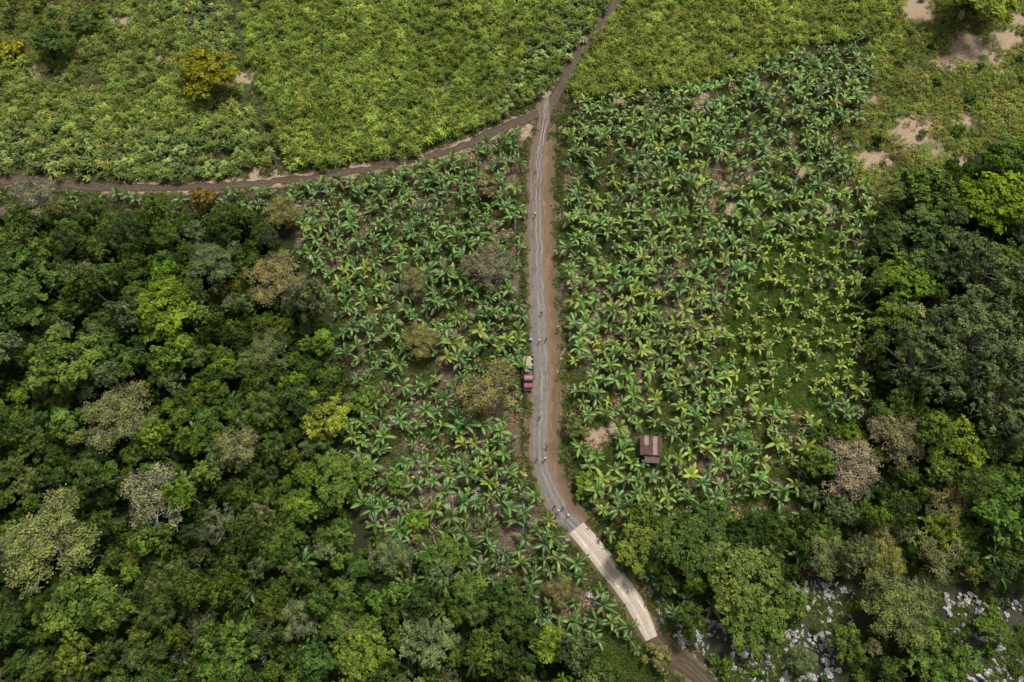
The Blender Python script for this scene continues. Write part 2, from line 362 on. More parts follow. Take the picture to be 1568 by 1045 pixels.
def roadmat(name,dark,light,edge,bands,edgew=.25,rough=.9,green=None,bw=.5,patch=None,fade=None,joint=0,wet=None):
    m,nt,b,o=newmat(name);co=objco(nt);uv=N(nt,'ShaderNodeUVMap');sx=N(nt,'ShaderNodeSeparateXYZ');L(nt,uv.outputs[0],sx.inputs[0]);ac=sx.outputs[0]
    f1=noise_(nt,.6,6,.7,co);f2=noise_(nt,3.2,6,.8,co);f3=noise_(nt,.22,5,.65,co)
    mp=N(nt,'ShaderNodeMapping');mp.inputs['Scale'].default_value=(4,.12,1);L(nt,uv.outputs[0],mp.inputs[0]);fs=noise_(nt,1.2,5,.65,mp.outputs[0])
    acn=math_(nt,'ADD',ac,math_(nt,'MULTIPLY',math_(nt,'SUBTRACT',f1,.5),.6))
    tot=None
    for c0,w in bands:
        d=math_(nt,'ABSOLUTE',math_(nt,'SUBTRACT',acn,c0));g=rng_(nt,d,w,0)
        tot=g if tot is None else math_(nt,'MAXIMUM',tot,g)
    tot=math_(nt,'MULTIPLY',tot,rng_(nt,f3,.38,.62,.35,1.2))
    f=math_(nt,'ADD',math_(nt,'MULTIPLY',tot,bw),math_(nt,'MULTIPLY',math_(nt,'SUBTRACT',fs,.42),1.7));f=math_(nt,'ADD',f,math_(nt,'MULTIPLY',math_(nt,'SUBTRACT',f2,.5),1.6),clamp=True)
    c=mixc(nt,f,dark,light)
    if patch is not None: c=mixc(nt,rng_(nt,f1,.48,.62,0,.8),c,patch)
    if wet is not None: c=mixc(nt,rng_(nt,f3,.52,.62,0,.65),c,wet)
    if joint:
        w_=math_(nt,'PINGPONG',sx.outputs[1],joint/2.);c=mixc(nt,rng_(nt,w_,.12,.0,0,.5),c,(.2,.17,.13))
    if green is not None:
        d=math_(nt,'ABSOLUTE',acn);c=mixc(nt,math_(nt,'MULTIPLY',rng_(nt,d,.22,.05),rng_(nt,f1,.45,.55)),c,green)
    e=rng_(nt,math_(nt,'ADD',math_(nt,'ABSOLUTE',ac),math_(nt,'MULTIPLY',math_(nt,'SUBTRACT',f2,.5),.9)),1-edgew,1.)
    c=mixc(nt,e,c,edge)
    if fade is not None:
        q=math_(nt,'ADD',sx.outputs[1],math_(nt,'MULTIPLY',math_(nt,'SUBTRACT',f1,.5),9.));c=mixc(nt,rng_(nt,q,fade[1],fade[2]),mixc(nt,f,fade[0],light),c)
    L(nt,c,b.inputs['Base Color']);b.inputs['Roughness'].default_value=rough
    bp=N(nt,'ShaderNodeBump');bp.inputs['Strength'].default_value=.7;bp.inputs['Distance'].default_value=.07;L(nt,f2,bp.inputs['Height']);L(nt,bp.outputs[0],b.inputs['Normal'])
    return m
Mdirt=roadmat('red_dirt',(.11,.055,.03),(.29,.175,.11),(.075,.07,.03),[(0,.5)],.55,patch=(.09,.085,.035))
Masph=roadmat('worn_asphalt',(.098,.092,.086),(.29,.26,.225),(.15,.095,.062),[(-.05,.16),(-.55,.13)],.45,bw=.65,patch=(.17,.135,.105),fade=((.085,.055,.038),22,60),wet=(.07,.06,.052))
Mtrack=roadmat('mud_track',(.045,.027,.018),(.13,.08,.056),(.04,.04,.018),[(-.42,.25),(.42,.25)],.4,green=(.07,.08,.03))
Mconc=roadmat('fresh_concrete',(.32,.265,.21),(.60,.54,.46),(.30,.23,.165),[(-.62,.26),(.4,.2)],.2,bw=.7,patch=(.36,.285,.215),joint=4.5)
strip('dirt_shoulder',W(road_uv),[3.,5.,5.6,5.3,5.2,5.6,5.2,4.4],2.9,.02,Mdirt,.9,1)
strip('dirt_shoulder',W(low_uv),2.7,2.7,.024,Mdirt,.6,9)
strip('asphalt_road',W(road_uv),[1.4,1.9,2.1,2.2,2.3,2.3,2.2],[1.4,1.9,2.1,2.1,2.2,2.2,2.1],.05,Masph,.34,2)
strip('dirt_track',W(top_uv),[1.5,1.5,1.7,2.1],[1.5,1.5,1.7,2.1],.036,Mtrack,.4,3)
strip('dirt_track',W(left_uv),[1.9,1.2,1.1,1.4,2.2,1.8],[1.5,1.2,1.1,1.5,1.9,1.7],.030,Mtrack,.5,4)
strip('dirt_track',W([(862,112),(868,136),(860,163),(838,195)]),1.2,1.2,.042,Mtrack,.3,14)
strip('dirt_track',W([(300,302),(360,301),(415,296),(455,287)]),.9,.9,.036,Mtrack,.3,15)
strip('dirt_track',W([(997,972),(1012,992),(1045,1015),(1080,1045),(1135,1110)]),1.7,1.7,.042,Mtrack,.3,6)
strip('concrete_pavement',W([(882,809),(900,831),(925,862),(957,903),(980,940),(998,978)]),[1.9,1.9,1.9,1.8,1.4],[1.9,1.9,1.9,1.8,1.4],.16,Mconc,.12,7,thick=.14,step=.5)
strip('concrete_pavement',W([(892,801),(914,825),(936,851)]),.2,.9,.19,Mconc,.06,8,thick=.17,step=.5)
# ---------------------------------------------------------------- named trees
OLI=(.10,.105,.045);BG=(.068,.128,.022);DG=(.036,.068,.02);MG=(.058,.102,.024);BRN=(.125,.115,.07);GG=(.07,.105,.05);PG=(.1,.13,.05)
named=[(318,115,85,(.105,.12,.014),7,'n'),(85,72,62,DG,4,'n'),(22,80,42,(.14,.155,.02),2.5,'s'),(128,35,45,DG,3,'s'),(425,430,85,(.115,.115,.055),6,'f'),(495,642,80,(.115,.15,.028),7,'n'),(745,412,72,(.10,.105,.075),5,'f'),(748,603,90,(.11,.115,.045),5,'t'),(645,522,55,(.105,.115,.04),4,'f'),(635,432,48,(.09,.105,.055),4,'f'),(450,598,48,(.10,.18,.018),6,'n'),
(250,480,105,(.08,.13,.018),9,'n'),(330,400,75,GG,8,'f'),(270,545,60,BG,8,'n'),(400,545,75,(.07,.1,.04),7,'f'),(370,690,70,(.105,.12,.06),8,'f'),(520,735,80,MG,6,'n'),
(1490,520,165,GG,13,'b'),(1410,560,120,GG,12,'b'),(1540,620,130,GG,12,'b'),(1500,410,120,GG,11,'b'),(1410,375,100,(.045,.08,.03),9,'n'),(1430,300,110,MG,9,'n'),(1525,320,120,(.08,.135,.016),9,'n'),(1385,430,80,BG,8,'n'),(1370,500,70,MG,7,'n'),(1560,250,80,MG,8,'n'),
(1295,715,100,(.13,.125,.095),6,'f'),(1375,668,85,(.11,.115,.065),7,'f'),(1458,682,85,(.09,.14,.02),8,'n'),(1540,770,120,(.055,.112,.024),9,'n'),(1450,770,80,OLI,5,'t'),(1135,880,110,(.07,.105,.03),8,'n'),(1150,950,90,MG,5,'n'),(1375,930,105,(.08,.11,.04),8,'f'),(1350,855,65,(.11,.13,.04),6,'f'),(1060,832,100,DG,5,'n'),(980,835,80,(.08,.12,.028),6,'n'),(1430,1005,110,MG,7,'n'),(1265,848,75,(.08,.11,.045),6,'f'),(1430,850,80,(.08,.1,.04),6,'t'),
(1480,15,115,(.09,.135,.025),5,'n'),(75,830,140,PG,11,'f'),(240,765,100,(.115,.135,.085),10,'t'),(20,450,140,DG,10,'n'),(60,305,75,(.10,.11,.08),6,'t'),(340,1000,100,(.06,.112,.024),9,'n'),(130,920,110,MG,10,'n'),(555,1010,90,(.075,.115,.024),8,'n'),(650,975,90,GG,7,'n'),(770,930,85,DG,6,'n'),(840,985,60,(.085,.14,.022),5,'n'),(190,640,100,(.095,.115,.055),9,'f'),(100,560,110,MG,10,'n'),(560,610,50,MG,4,'s'),(430,330,60,OLI,5,'f'),(1010,1010,40,OLI,3,'s'),(905,742,45,BG,3,'s'),(880,650,40,(.06,.08,.03),3,'s'),(310,305,34,(.11,.09,.025),5,'s'),(745,290,40,(.1,.1,.05),4,'s'),
(1210,925,50,MG,4,'n'),(1100,800,60,MG,5,'n'),(1340,820,60,OLI,5,'t'),(690,850,50,MG,4,'n'),(600,850,60,GG,5,'f'),(860,905,45,OLI,4,'f'),(720,905,60,MG,4,'n'),(640,800,40,BG,3,'s'),(610,740,35,MG,3,'s'),(1300,985,60,MG,5,'n'),(1230,1010,45,GG,4,'f'),(1520,960,50,MG,4,'n')]
kinds={'n':[gen_tree(50+i,4,8,26,7500,.4,.25,.62) for i in range(4)],'f':[gen_tree(70+i,4,8,34,9500,.25,.15,.6,(.18,.3),10,True,.22) for i in range(2)],
'b':[gen_tree(80+i,10,13,80,28000,.45,.28,.6,(.11,.19),14) for i in range(2)],'t':[gen_tree(90+i,4,8,22,3200,.28,.16,.55,(.2,.34),9,True,.2) for i in range(2)],'s':[gen_tree(95,1.8,3,12,2400,.32,.2,.7)]}
base={'n':4,'f':4,'b':10,'t':4,'s':1.8};hh={'n':8,'f':8,'b':13,'t':8,'s':3}
kmesh={k:[m.mesh('tree_'+k,[M_leafO,M_bark]) for m in v] for k,v in kinds.items()}
nm={'n':'broadleaf_tree','f':'fine_leaved_tree','b':'rain_tree','t':'sparse_tree','s':'shrub'}
treeW=[]
for i,(u,v,d,t,zc,k) in enumerate(named):
    x,y=site(u,v,zc*.8);r=d*.5*mpp(u,v,zc*.8)*1.08
    me=kmesh[k][i%len(kmesh[k])];ob=bpy.data.objects.new(nm[k],me);scene.collection.objects.link(ob)
    ob.location=(x,y,0);s=r/base[k];ob.scale=(s,s,max(.6*s,zc*1.25/hh[k]) if zc*1.25/hh[k]<1.7*s else 1.5*s);ob.rotation_euler=(0,0,i*1.7);ob.color=(*[c*g for c,g in zip(t,GAIN)],1)
    treeW.append((x,y,r))
# ---------------------------------------------------------------- forest
fmeshes=[gen_tree(1,4,8,26,6800,.4,.25,.62),gen_tree(2,4,9,32,7500,.31,.2,.7,(.16,.3)),gen_tree(3,3.6,8,18,5000,.56,.34,.6,(.24,.42),12),gen_tree(4,4,8,36,8000,.27,.16,.6,(.16,.28),10,True,.22),gen_tree(5,4,9,22,6000,.46,.22,.75,(.2,.4)),gen_tree(6,4,8,24,3800,.28,.17,.6,(.18,.34),9,True)]
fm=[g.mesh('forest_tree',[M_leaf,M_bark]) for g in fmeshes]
FZ=6
forests=[(area([(-300,300),(130,318),(300,318),(425,335),(455,430),(500,500),(530,600),(490,680),(500,740),(545,830),(590,900),(740,925),(880,990),(950,1030),(990,1080),(1010,1400),(-300,1400)],FZ),1.),
 (area([(1350,340),(1400,275),(1490,240),(1568,220),(1850,200),(1850,700),(1568,740),(1450,700),(1340,640),(1350,560),(1335,450)],FZ),1.),
 (area([(1240,650),(1340,640),(1560,720),(1850,720),(1850,880),(1450,880),(1290,870),(1230,790)],4),.34),
 (area([(960,790),(1040,780),(1230,790),(1250,850),(1180,910),(1090,955),(1040,950),(1000,890)],4),.42),
 (area([(1330,970),(1430,950),(1470,1060),(1450,1400),(1150,1400),(1310,1080)],4),.65),
 (area([(560,800),(640,850),(760,890),(880,960),(760,960),(600,930)],4),.4)]
cand=[]
for pl,dn in forests:
    P=grid(pl,2.6,.5);cand.append(P[rng.random(len(P))<dn])
cand=np.vstack(cand);rng.shuffle(cand)
cand=cand[(rd(cand)>5.5)&~near_any(cand,treeW,.75)]
keep=[];kr=[]
for p in cand:
    r=1.8+2.3*rng.random()**1.6
    if keep:
        a_=np.array(keep);d=np.hypot(a_[:,0]-p[0],a_[:,1]-p[1])
        if (d<(np.array(kr)+r)*.67).any(): continue
    keep.append(p);kr.append(r)
FP=np.array(keep);FR=np.array(kr);n=len(FP);print('forest',n)
pal=[DG,MG,(.052,.093,.024),BG,(.08,.12,.022),GG,(.082,.108,.04),(.1,.115,.062),(.065,.108,.024)]
w=np.array([.19,.22,.18,.13,.08,.09,.04,.02,.05]);w/=w.sum()
lowf=vn(FP[:,0],FP[:,1],26,4)
ti=pick(pal,n,w)*(.8+.45*lowf)[:,None]*rng.uniform(.78,1.22,n)[:,None]
sc=FR/3.6;sz=sc*rng.uniform(.65,1.5,n)+.1
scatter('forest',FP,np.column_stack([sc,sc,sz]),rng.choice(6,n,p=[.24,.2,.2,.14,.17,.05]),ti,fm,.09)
us=[gen_tree(20+i,1.5,2.2,9,900,.34,.22,.8,(.3,.5),8).mesh('bush',[M_leaf,M_bark]) for i in range(3)]
P=np.vstack([grid(pl,2.3,.45) if dn>.9 else grid(pl,3.8,.5) for pl,dn in forests]);P=P[(rd(P)>4)]
pal2=[DG,MG,BG,(.04,.08,.02),(.07,.115,.022)]
scatter('understory_bushes',P,rng.uniform(.6,1.5,len(P)),rng.integers(0,3,len(P)),pick(pal2,len(P))*.68,us)
# ---------------------------------------------------------------- bananas
bmsh=[gen_banana(200+i,*q).mesh('banana',[M_ban,M_stem],False) for i,q in enumerate([(9,2.7,2.2,.7),(8,2.5,2.0,.66),(9,2.8,2.4,.7),(7,2.4,1.8,.64),(8,2.6,2.1,.72),(8,2.9,2.3,.72),(5,2.0,1.2,.58)])]
shed=site(993,688)
PB=[];SB=[];TB=[]
def addb(P,s,t): PB.append(P);SB.append(s);TB.append(t)
P=grid(A['ban_right'],2.9,.3,.12);br=inside(P,A['bright']);ok=~near_any(P,bareW,.7)&~near_any(P,treeW,.55)
dp=.03+.09*(P[:,1]<62)+.1*inside(P,A['thin_right'])+.12*br+.18*(vn(P[:,0],P[:,1],9,71)>.73)
ok&=rng.random(len(P))>dp;P=P[ok];br=br[ok];n=len(P)
t=pick([(.068,.142,.034),(.085,.16,.034),(.056,.122,.04)],n);lf=vn(P[:,0],P[:,1],14,8);t=t*(.84+.4*lf)[:,None]
yl=(rng.random(n)<.10+.15*(P[:,1]<80))|(br&(rng.random(n)<.75));t[yl]=pick([(.13,.2,.035),(.145,.21,.035)],yl.sum())
addb(P,np.where(br,.8,1.08)*rng.uniform(.66,1.15,n),t)
P=grid(A['ban_left'],2.8,.33,-.1);P=P[~near_any(P,bareW,.6)&~near_any(P,treeW,.55)&(rng.random(len(P))>.05+.18*(vn(P[:,0],P[:,1],8,72)>.72))];n=len(P)
t=pick([(.054,.122,.032),(.066,.138,.03),(.045,.103,.034)],n);yl=rng.random(n)<.07;t[yl]=pick([(.11,.175,.03)],yl.sum())
t*=np.where(P[:,1]<28,.78,1.)[:,None]  # nearest plants: darker foliage, with lens vignetting also painted into the tint
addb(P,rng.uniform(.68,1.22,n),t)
P=grid(A['low_right'],3.5,.4);P=P[~near_any(P,treeW,.6)&(rng.random(len(P))>.25)];addb(P,rng.uniform(.65,1.1,len(P)),pick([(.04,.092,.03),(.065,.125,.032)],len(P)))
P=grid(A['strip_left'],3.4,.4);P=P[~near_any(P,treeW,.6)&(rng.random(len(P))>.3)];addb(P,rng.uniform(.6,1.,len(P)),pick([(.045,.105,.032)],len(P)))
P=grid(forests[0][0],7,.5);P=P[(rng.random(len(P))>.4)&(P[:,0]>-70)];addb(P,rng.uniform(1.,1.3,len(P)),pick([(.035,.085,.024)],len(P)))
P=np.vstack(PB);S=np.concatenate(SB);T=np.vstack(TB)
ok=(rd(P)>3.7)&(np.hypot(P[:,0]-shed[0],P[:,1]-shed[1])>4.6)&~east(P,0,7.);P=P[ok];S=S[ok];T=T[ok]
print('bananas',len(P))
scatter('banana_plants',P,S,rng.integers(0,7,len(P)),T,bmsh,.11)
# ---------------------------------------------------------------- weeds, litter
wm=[gen_weeds(300+i).mesh('weeds',[M_leaf]) for i in range(4)]
PW=[];TW=[]
for k,st,th in (('ban_left',1.7,.47),('ban_right',1.65,.44),('low_right',1.7,.3),('strip_left',1.8,.3)):
    P=grid(A[k],st,.5);b_=inside(P,A['bright']);q=((fbm(P[:,0],P[:,1],9,3)+rng.normal(size=len(P))*.07<1.02-th)|b_)&(rd(P)>2.9);P=P[q];b_=b_[q]
    t=pick([(.047,.083,.02),(.062,.102,.022),(.042,.075,.022),(.078,.10,.032)],len(P));t[b_]=pick([(.052,.09,.018)],b_.sum());PW.append(P);TW.append(t)
for pl,dn in forests[2:]:
    P=grid(pl,1.8,.5);P=P[rd(P)>2.9];PW.append(P);TW.append(pick([(.04,.075,.02),(.06,.095,.022)],len(P)))
for k in ('rocks1','rocks2'):
    P=grid(A[k],1.7,.5);P=P[(vn(P[:,0],P[:,1],6,81)>.5)&(rd(P)>2.9)];PW.append(P);TW.append(pick([(.05,.085,.02),(.07,.105,.03)],len(P)))
fe=area([(880,930),(960,960),(1010,1000),(1070,1060),(1100,1150),(1000,1150),(940,1040),(870,990)]);P=grid(fe,1.5,.5);P=P[rd(P)>2.4];PW.append(P);TW.append(pick([(.045,.08,.02),(.06,.095,.022)],len(P)))
P=np.vstack(PW);T=np.vstack(TW);ok=~near_any(P,bareW,.8)&~east(P,0,5.2);P=P[ok];T=T[ok]
scatter('ground_weeds',P,rng.uniform(.5,1.2,len(P)),rng.integers(0,4,len(P)),T,wm)
lm=[gen_litter(330+i).mesh('litter',[M_leaf]) for i in range(3)]
P=np.vstack([grid(A[k],3.,.5) for k in ('ban_left','ban_right','low_right')]);P=P[(rd(P)>4.5)&~inside(P,A['bright'])&(rng.random(len(P))<.9)]
scatter('dead_leaf_litter',P,rng.uniform(.6,1.15,len(P)),rng.integers(0,3,len(P)),pick([(.16,.115,.08),(.12,.08,.058),(.23,.19,.145)],len(P)),lm)
# ---------------------------------------------------------------- cane and grass
cm=[gen_blades(400+i,130,1.35,2.3,.17,.9,5,.22).mesh('cane',[M_grass]) for i in range(5)]+[gen_blades(410+i,75,1.2,2.1,.34,1.1,4,.15).mesh('cane',[M_grass]) for i in range(2)]
gmm=[gen_blades(420+i,140,1.5,1.0,.11,1.1,8,.22).mesh('grass',[M_grass]) for i in range(3)]
PC=[];TC=[];IC=[];SC=[];HOLE=[]
for k,pl_,st in (('cane_mid',[(.145,.208,.052),(.125,.188,.048)],1.85),('cane_left',[(.145,.205,.062),(.165,.215,.068),(.12,.18,.054)],1.95),('cane_right',[(.155,.21,.055),(.135,.195,.05)],1.85)):
    P=grid(A[k],st,.4,.15);P=P[(rd(P)>2.6)&~near_any(P,bareW,.8)&~near_any(P,treeW,.3)]
    n=len(P);t=pick(pl_,n)*(.7+.62*fbm(P[:,0],P[:,1],16,7))[:,None]*rng.uniform(.76,1.22,n)[:,None]
    row=np.sin((P[:,0]*math.cos(.1)+P[:,1]*math.sin(.1))*2*np.pi/9.)
    t*=(1+.1*row)[:,None];hs=rng.uniform(.7,1.35,n)*(.8+.4*vn(P[:,0],P[:,1],12,2))
    ix=rng.integers(0,5,n)
    d=polydist(P,allroads[2]) if k=='cane_mid' else polydist(P,allroads[3])
    wide=(d<14) if k=='cane_mid' else ((d<16) if k=='cane_left' else np.zeros(n,bool))
    if k=='cane_mid': wide&=P[:,1]>128
    if k=='cane_left': wide|=inside(P,area([(335,-120),(230,-120),(240,0),(330,100),(370,100)]))
    wide&=rng.random(n)<.7;ix[wide]=rng.integers(5,7,wide.sum());t[wide]=pick([(.11,.175,.065),(.14,.2,.09)],wide.sum())
    q=~(vn(P[:,0],P[:,1],4,5)*.6+vn(P[:,0],P[:,1],14,25)*.4>(.84 if k!='cane_left' else .76));HOLE.append(P[~q])
    gap=polydist(P,W([(350,-60),(372,100),(410,200),(432,262)]))<2.4;HOLE.append(P[gap]);q&=~gap
    PC.append(P[q]);TC.append(t[q]);IC.append(ix[q]);SC.append(hs[q])
P=np.vstack(PC);print('cane',len(P));scatter('sugarcane_field',P,np.concatenate(SC),np.concatenate(IC),np.vstack(TC),cm,.08)
Hh=np.vstack(HOLE);HT=pick([(.12,.14,.065),(.10,.13,.045),(.14,.135,.09)],len(Hh))
P=np.vstack([grid(A['grass_right'],1.8,.45),grid(A['corner'],1.9,.45)]);nn=fbm(P[:,0],P[:,1],12,12)
P=P[~(near_any(P,bareW,.85)&(vn(P[:,0],P[:,1],2.5,44)<.78))&(nn+rng.normal(size=len(P))*.08<.78)];n=len(P);t=pick([(.14,.185,.055),(.11,.165,.042),(.155,.17,.065)],n)*(.7+.55*vn(P[:,0],P[:,1],8,41))[:,None]
scatter('pasture_grass',np.vstack([P,Hh]),np.concatenate([rng.uniform(.5,1.8,n),rng.uniform(.4,1.,len(Hh))]),rng.integers(0,3,n+len(Hh)),np.vstack([t,HT]),gmm)
P=grid(A['corner'],4.5,.5);P=np.vstack([P[rng.random(len(P))<.45],[p for p in grid(A['grass_right'],8,.5) if rng.random()<.3]])
scatter('pasture_shrubs',P,rng.uniform(.5,1.5,len(P)),rng.integers(0,3,len(P)),pick([DG,MG,(.08,.12,.03)],len(P)),us)
PV=[]
for l,a0,b0 in ((allroads[0],2.5,6.5),(allroads[1],2.5,4.2),(allroads[2],1.7,3.4),(allroads[3],1.6,3.4)):
    c_=catmull(l,1.);k=rng.integers(0,len(c_)-1,len(c_)*3);T_=unit(c_[k+1]-c_[k]);sd=np.where(rng.random(len(k))<.5,-1,1)
    off=rng.uniform(a0,b0,len(k))
    if l is allroads[0]: off=np.where(sd<0,rng.uniform(4.4,7.2,len(k)),rng.uniform(2.4,3.6,len(k)))
    PV.append(c_[k]+np.column_stack([T_[:,1],-T_[:,0]])*(sd*off)[:,None])
P=np.vstack(PV);P=P[rd(P)>1.7]
scatter('verge_grass',P,rng.uniform(.25,.65,len(P)),rng.integers(0,3,len(P)),pick([(.09,.11,.04),(.065,.10,.025),(.11,.11,.06)],len(P)),gmm)
# ---------------------------------------------------------------- rocks
m,nt,b,o=newmat('limestone');co=objco(nt);f=noise_(nt,2.2,8,.75,co)
c=mixc(nt,rng_(nt,f,.42,.57),(.085,.08,.068),(.50,.49,.455));L(nt,c,b.inputs['Base Color']);b.inputs['Roughness'].default_value=.95
bp=N(nt,'ShaderNodeBump');bp.inputs['Strength'].default_value=1.;bp.inputs['Distance'].default_value=.15;L(nt,f,bp.inputs['Height']);L(nt,bp.outputs[0],b.inputs['Normal'])
rk=[gen_rock(500+i,m) for i in range(7)]
P=np.vstack([grid(A['rocks1'],1.05,.5),grid(A['rocks2'],1.1,.5)]);nn=fbm(P[:,0],P[:,1],6,14)+rng.normal(size=len(P))*.06
P=P[(nn<.67)&(rd(P)>2.4)&(rng.random(len(P))<.9)];S=.28+.85*rng.random(len(P))**2.4
ex=[]
for u,v,r,k in ((570,672,20,8),(600,650,10,4),(725,742,22,12),(690,765,14,6),(555,730,10,4),(930,905,30,22),(860,830,8,3),(985,885,14,14),(1005,905,20,22),(1165,825,20,8),(1110,740,12,5),(1330,790,12,5),(1390,780,12,6),(1290,805,20,8),(1240,890,40,22),(940,770,15,6),(1370,740,14,5),(610,655,8,3),(1010,940,18,18),(930,930,25,12),(1050,975,28,30),(1370,980,30,14)):
    for _ in range(k):
        a_=rng.random()*6.28;q=r*math.sqrt(rng.random());ex.append(site(u+q*math.cos(a_),v+q*math.sin(a_)))
E=np.array(ex);E=E[rd(E)>3];P=np.vstack([P,E]);S=np.concatenate([S,rng.uniform(.3,.8,len(E))])
SS=np.column_stack([S*rng.uniform(.6,1.1,len(S)),S*rng.uniform(.9,1.9,len(S)),S*rng.uniform(.5,1.3,len(S))])
scatter('limestone_rubble',P,SS,rng.integers(0,7,len(P)),np.ones((len(P),3)),rk,.4,rot=rng.normal(size=len(P))*.7,z=S*.15)
P2=np.vstack([grid(A['rocks1'],2.4,.5),grid(A['rocks2'],2.2,.5)]);P2=P2[(rng.random(len(P2))<.16+.5*(fbm(P2[:,0],P2[:,1],6,14)>.56))&(rd(P2)>4)]
scatter('rock_shrubs',P2,rng.uniform(.3,1.,len(P2)),rng.integers(0,3,len(P2)),pick(pal2,len(P2)),us)
# ---------------------------------------------------------------- hard objects
def empty(name,loc,rz=0):
    e=bpy.data.objects.new(name,None);scene.collection.objects.link(e);e.location=loc;e.rotation_euler=(0,0,rz);return e
def part(name,me,par,loc=(0,0,0),rot=(0,0,0)):
    ob=bpy.data.objects.new(name,me);scene.collection.objects.link(ob);ob.parent=par;ob.location=loc;ob.rotation_euler=rot;return ob
def box(name,par,loc,dim,mat,bev=.02,rot=(0,0,0)):
    bm=bmesh.new();bmesh.ops.create_cube(bm,size=1)
    for v in bm.verts: v.co=Vector((v.co.x*dim[0],v.co.y*dim[1],v.co.z*dim[2]))
    if bev: bmesh.ops.bevel(bm,geom=bm.edges[:],offset=min(bev,min(dim)*.4),segments=2,affect='EDGES')
    me=bpy.data.meshes.new(name);bm.to_mesh(me);bm.free();me.materials.append(mat);return part(name,me,par,loc,rot)
def cyl(name,par,loc,r,h,mat,rot=(0,0,0),n=24,r2=None,bev=0):
    bm=bmesh.new();bmesh.ops.create_cone(bm,cap_ends=True,segments=n,radius1=r,radius2=r if r2 is None else r2,depth=h)
    if bev: bmesh.ops.bevel(bm,geom=bm.edges[:],offset=bev,segments=2,affect='EDGES')
    me=bpy.data.meshes.new(name);bm.to_mesh(me);bm.free();me.materials.append(mat);return part(name,me,par,loc,rot)
def prism(name,par,prof,width,mat,loc=(0,0,0),bev=.04):
    bm=bmesh.new();a_=[bm.verts.new((-width/2,y,z)) for y,z in prof];b_=[bm.verts.new((width/2,y,z)) for y,z in prof];n=len(prof)
    bm.faces.new(a_);bm.faces.new(b_[::-1])
    for i in range(n): bm.faces.new((a_[i],b_[i],b_[(i+1)%n],a_[(i+1)%n]))
    bmesh.ops.recalc_face_normals(bm,faces=bm.faces)
    if bev: bmesh.ops.bevel(bm,geom=bm.edges[:],offset=bev,segments=2,affect='EDGES')
    me=bpy.data.meshes.new(name);bm.to_mesh(me);bm.free();me.materials.append(mat);return part(name,me,par,loc)
Mred=plain('red_paint',(.17,.013,.03),.45,0,.3,2);Mmar=plain('dark_red_paint',(.10,.015,.02),.5);Mglass=plain('glass',(.03,.04,.05),.1);Mtyre=plain('tyre',(.02,.02,.02),.9)
Mst=plain('dark_steel',(.06,.06,.06),.6,.3);Mwh=plain('white_paint',(.5,.5,.48),.5);Mcr=plain('plank_wood',(.42,.36,.24),.8,0,.5,5);Msack=plain('cement_sack',(.3,.28,.21),.85,0,.45,4);Mpk=plain('faded_pink',(.32,.13,.16),.5);Mtarp=plain('dark_tarp',(.07,.075,.07),.7,0,.4,4)
# truck (front faces -Y)
tx,ty=site(809,572,.8);T=empty('truck',(tx,ty,.05),R_(-1));T.scale=(.95,1,1)
for sx in (-.42,.42): box('chassis_rail',T,(sx,0,.75),(.12,7.4,.2),Mst)
for y in (-2.5,1.9,2.9):
    for sx in (-1.0,1.0):
        cyl('wheel',T,(sx,y,.48),.48,.3,Mtyre,(0,R_(90),0),bev=.04);cyl('hub',T,(sx*1.14,y,.48),.22,.1,Mwh,(0,R_(90),0),12)
prism('cab',T,[(-3.9,.75),(-3.9,1.45),(-3.7,1.62),(-2.75,1.78),(-2.25,2.5),(-1.15,2.55),(-1.05,.75)],2.1,Mred,bev=.08)
box('windscreen',T,(0,-2.53,2.15),(1.8,.05,.72),Mglass,.01,(R_(-35),0,0))
for sx in (-1.06,1.06):
    box('side_window',T,(sx,-1.7,2.1),(.03,.8,.5),Mglass,.01);box('mirror',T,(sx*1.15,-2.45,1.95),(.12,.08,.35),Mst);box('headlamp',T,(sx*.75,-3.93,1.1),(.3,.06,.22),Mwh)
    box('front_fender',T,(sx*.98,-2.6,1.08),(.3,1.25,.1),Mmar,.04)
    box('hood_stripe',T,(sx*.4,-3.22,1.735),(.16,.9,.03),Mpk,.01,(R_(9.5),0,0))
box('bumper',T,(0,-4.02,.65),(2.2,.16,.25),Mwh,.04);box('grille',T,(0,-3.93,1.1),(1.0,.05,.45),Mst);box('roof_marker',T,(0,-1.7,2.57),(1.4,.3,.05),Mpk)
box('bed_floor',T,(0,1.4,1.08),(2.4,4.7,.14),Mst)
for sx in (-1.2,1.2):
    for z in (1.3,1.6,1.9): box('side_rail',T,(sx,1.4,z),(.06,4.7,.2),Mmar)
    for y in (-.9,.2,1.4,2.6,3.7): box('stake',T,(sx*1.03,y,1.55),(.08,.1,1.),Mst)
for y in (-.95,3.75): box('end_board',T,(0,y,1.6),(2.34,.06,.85),Mmar)
for j in range(6):
    for i in range(3):
        if (i,j) in ((0,0),(2,1),(1,0),(0,3),(2,4),(1,2)): continue
        box('cement_sack',T,(-.72+i*.72+random.uniform(-.04,.04),-.5+j*.74,1.36+random.uniform(0,.25)),(.66,.62,.4),Msack if (i+j)%2 else Mtarp,.1,(random.uniform(-.1,.1),random.uniform(-.1,.1),random.uniform(-.2,.2)))
for i in range(5): box('plank',T,(-.45+i*.24,2.3,1.88+.03*i),(.16,2.8,.04),Mcr,.005,(0,0,R_(2*i-6)))
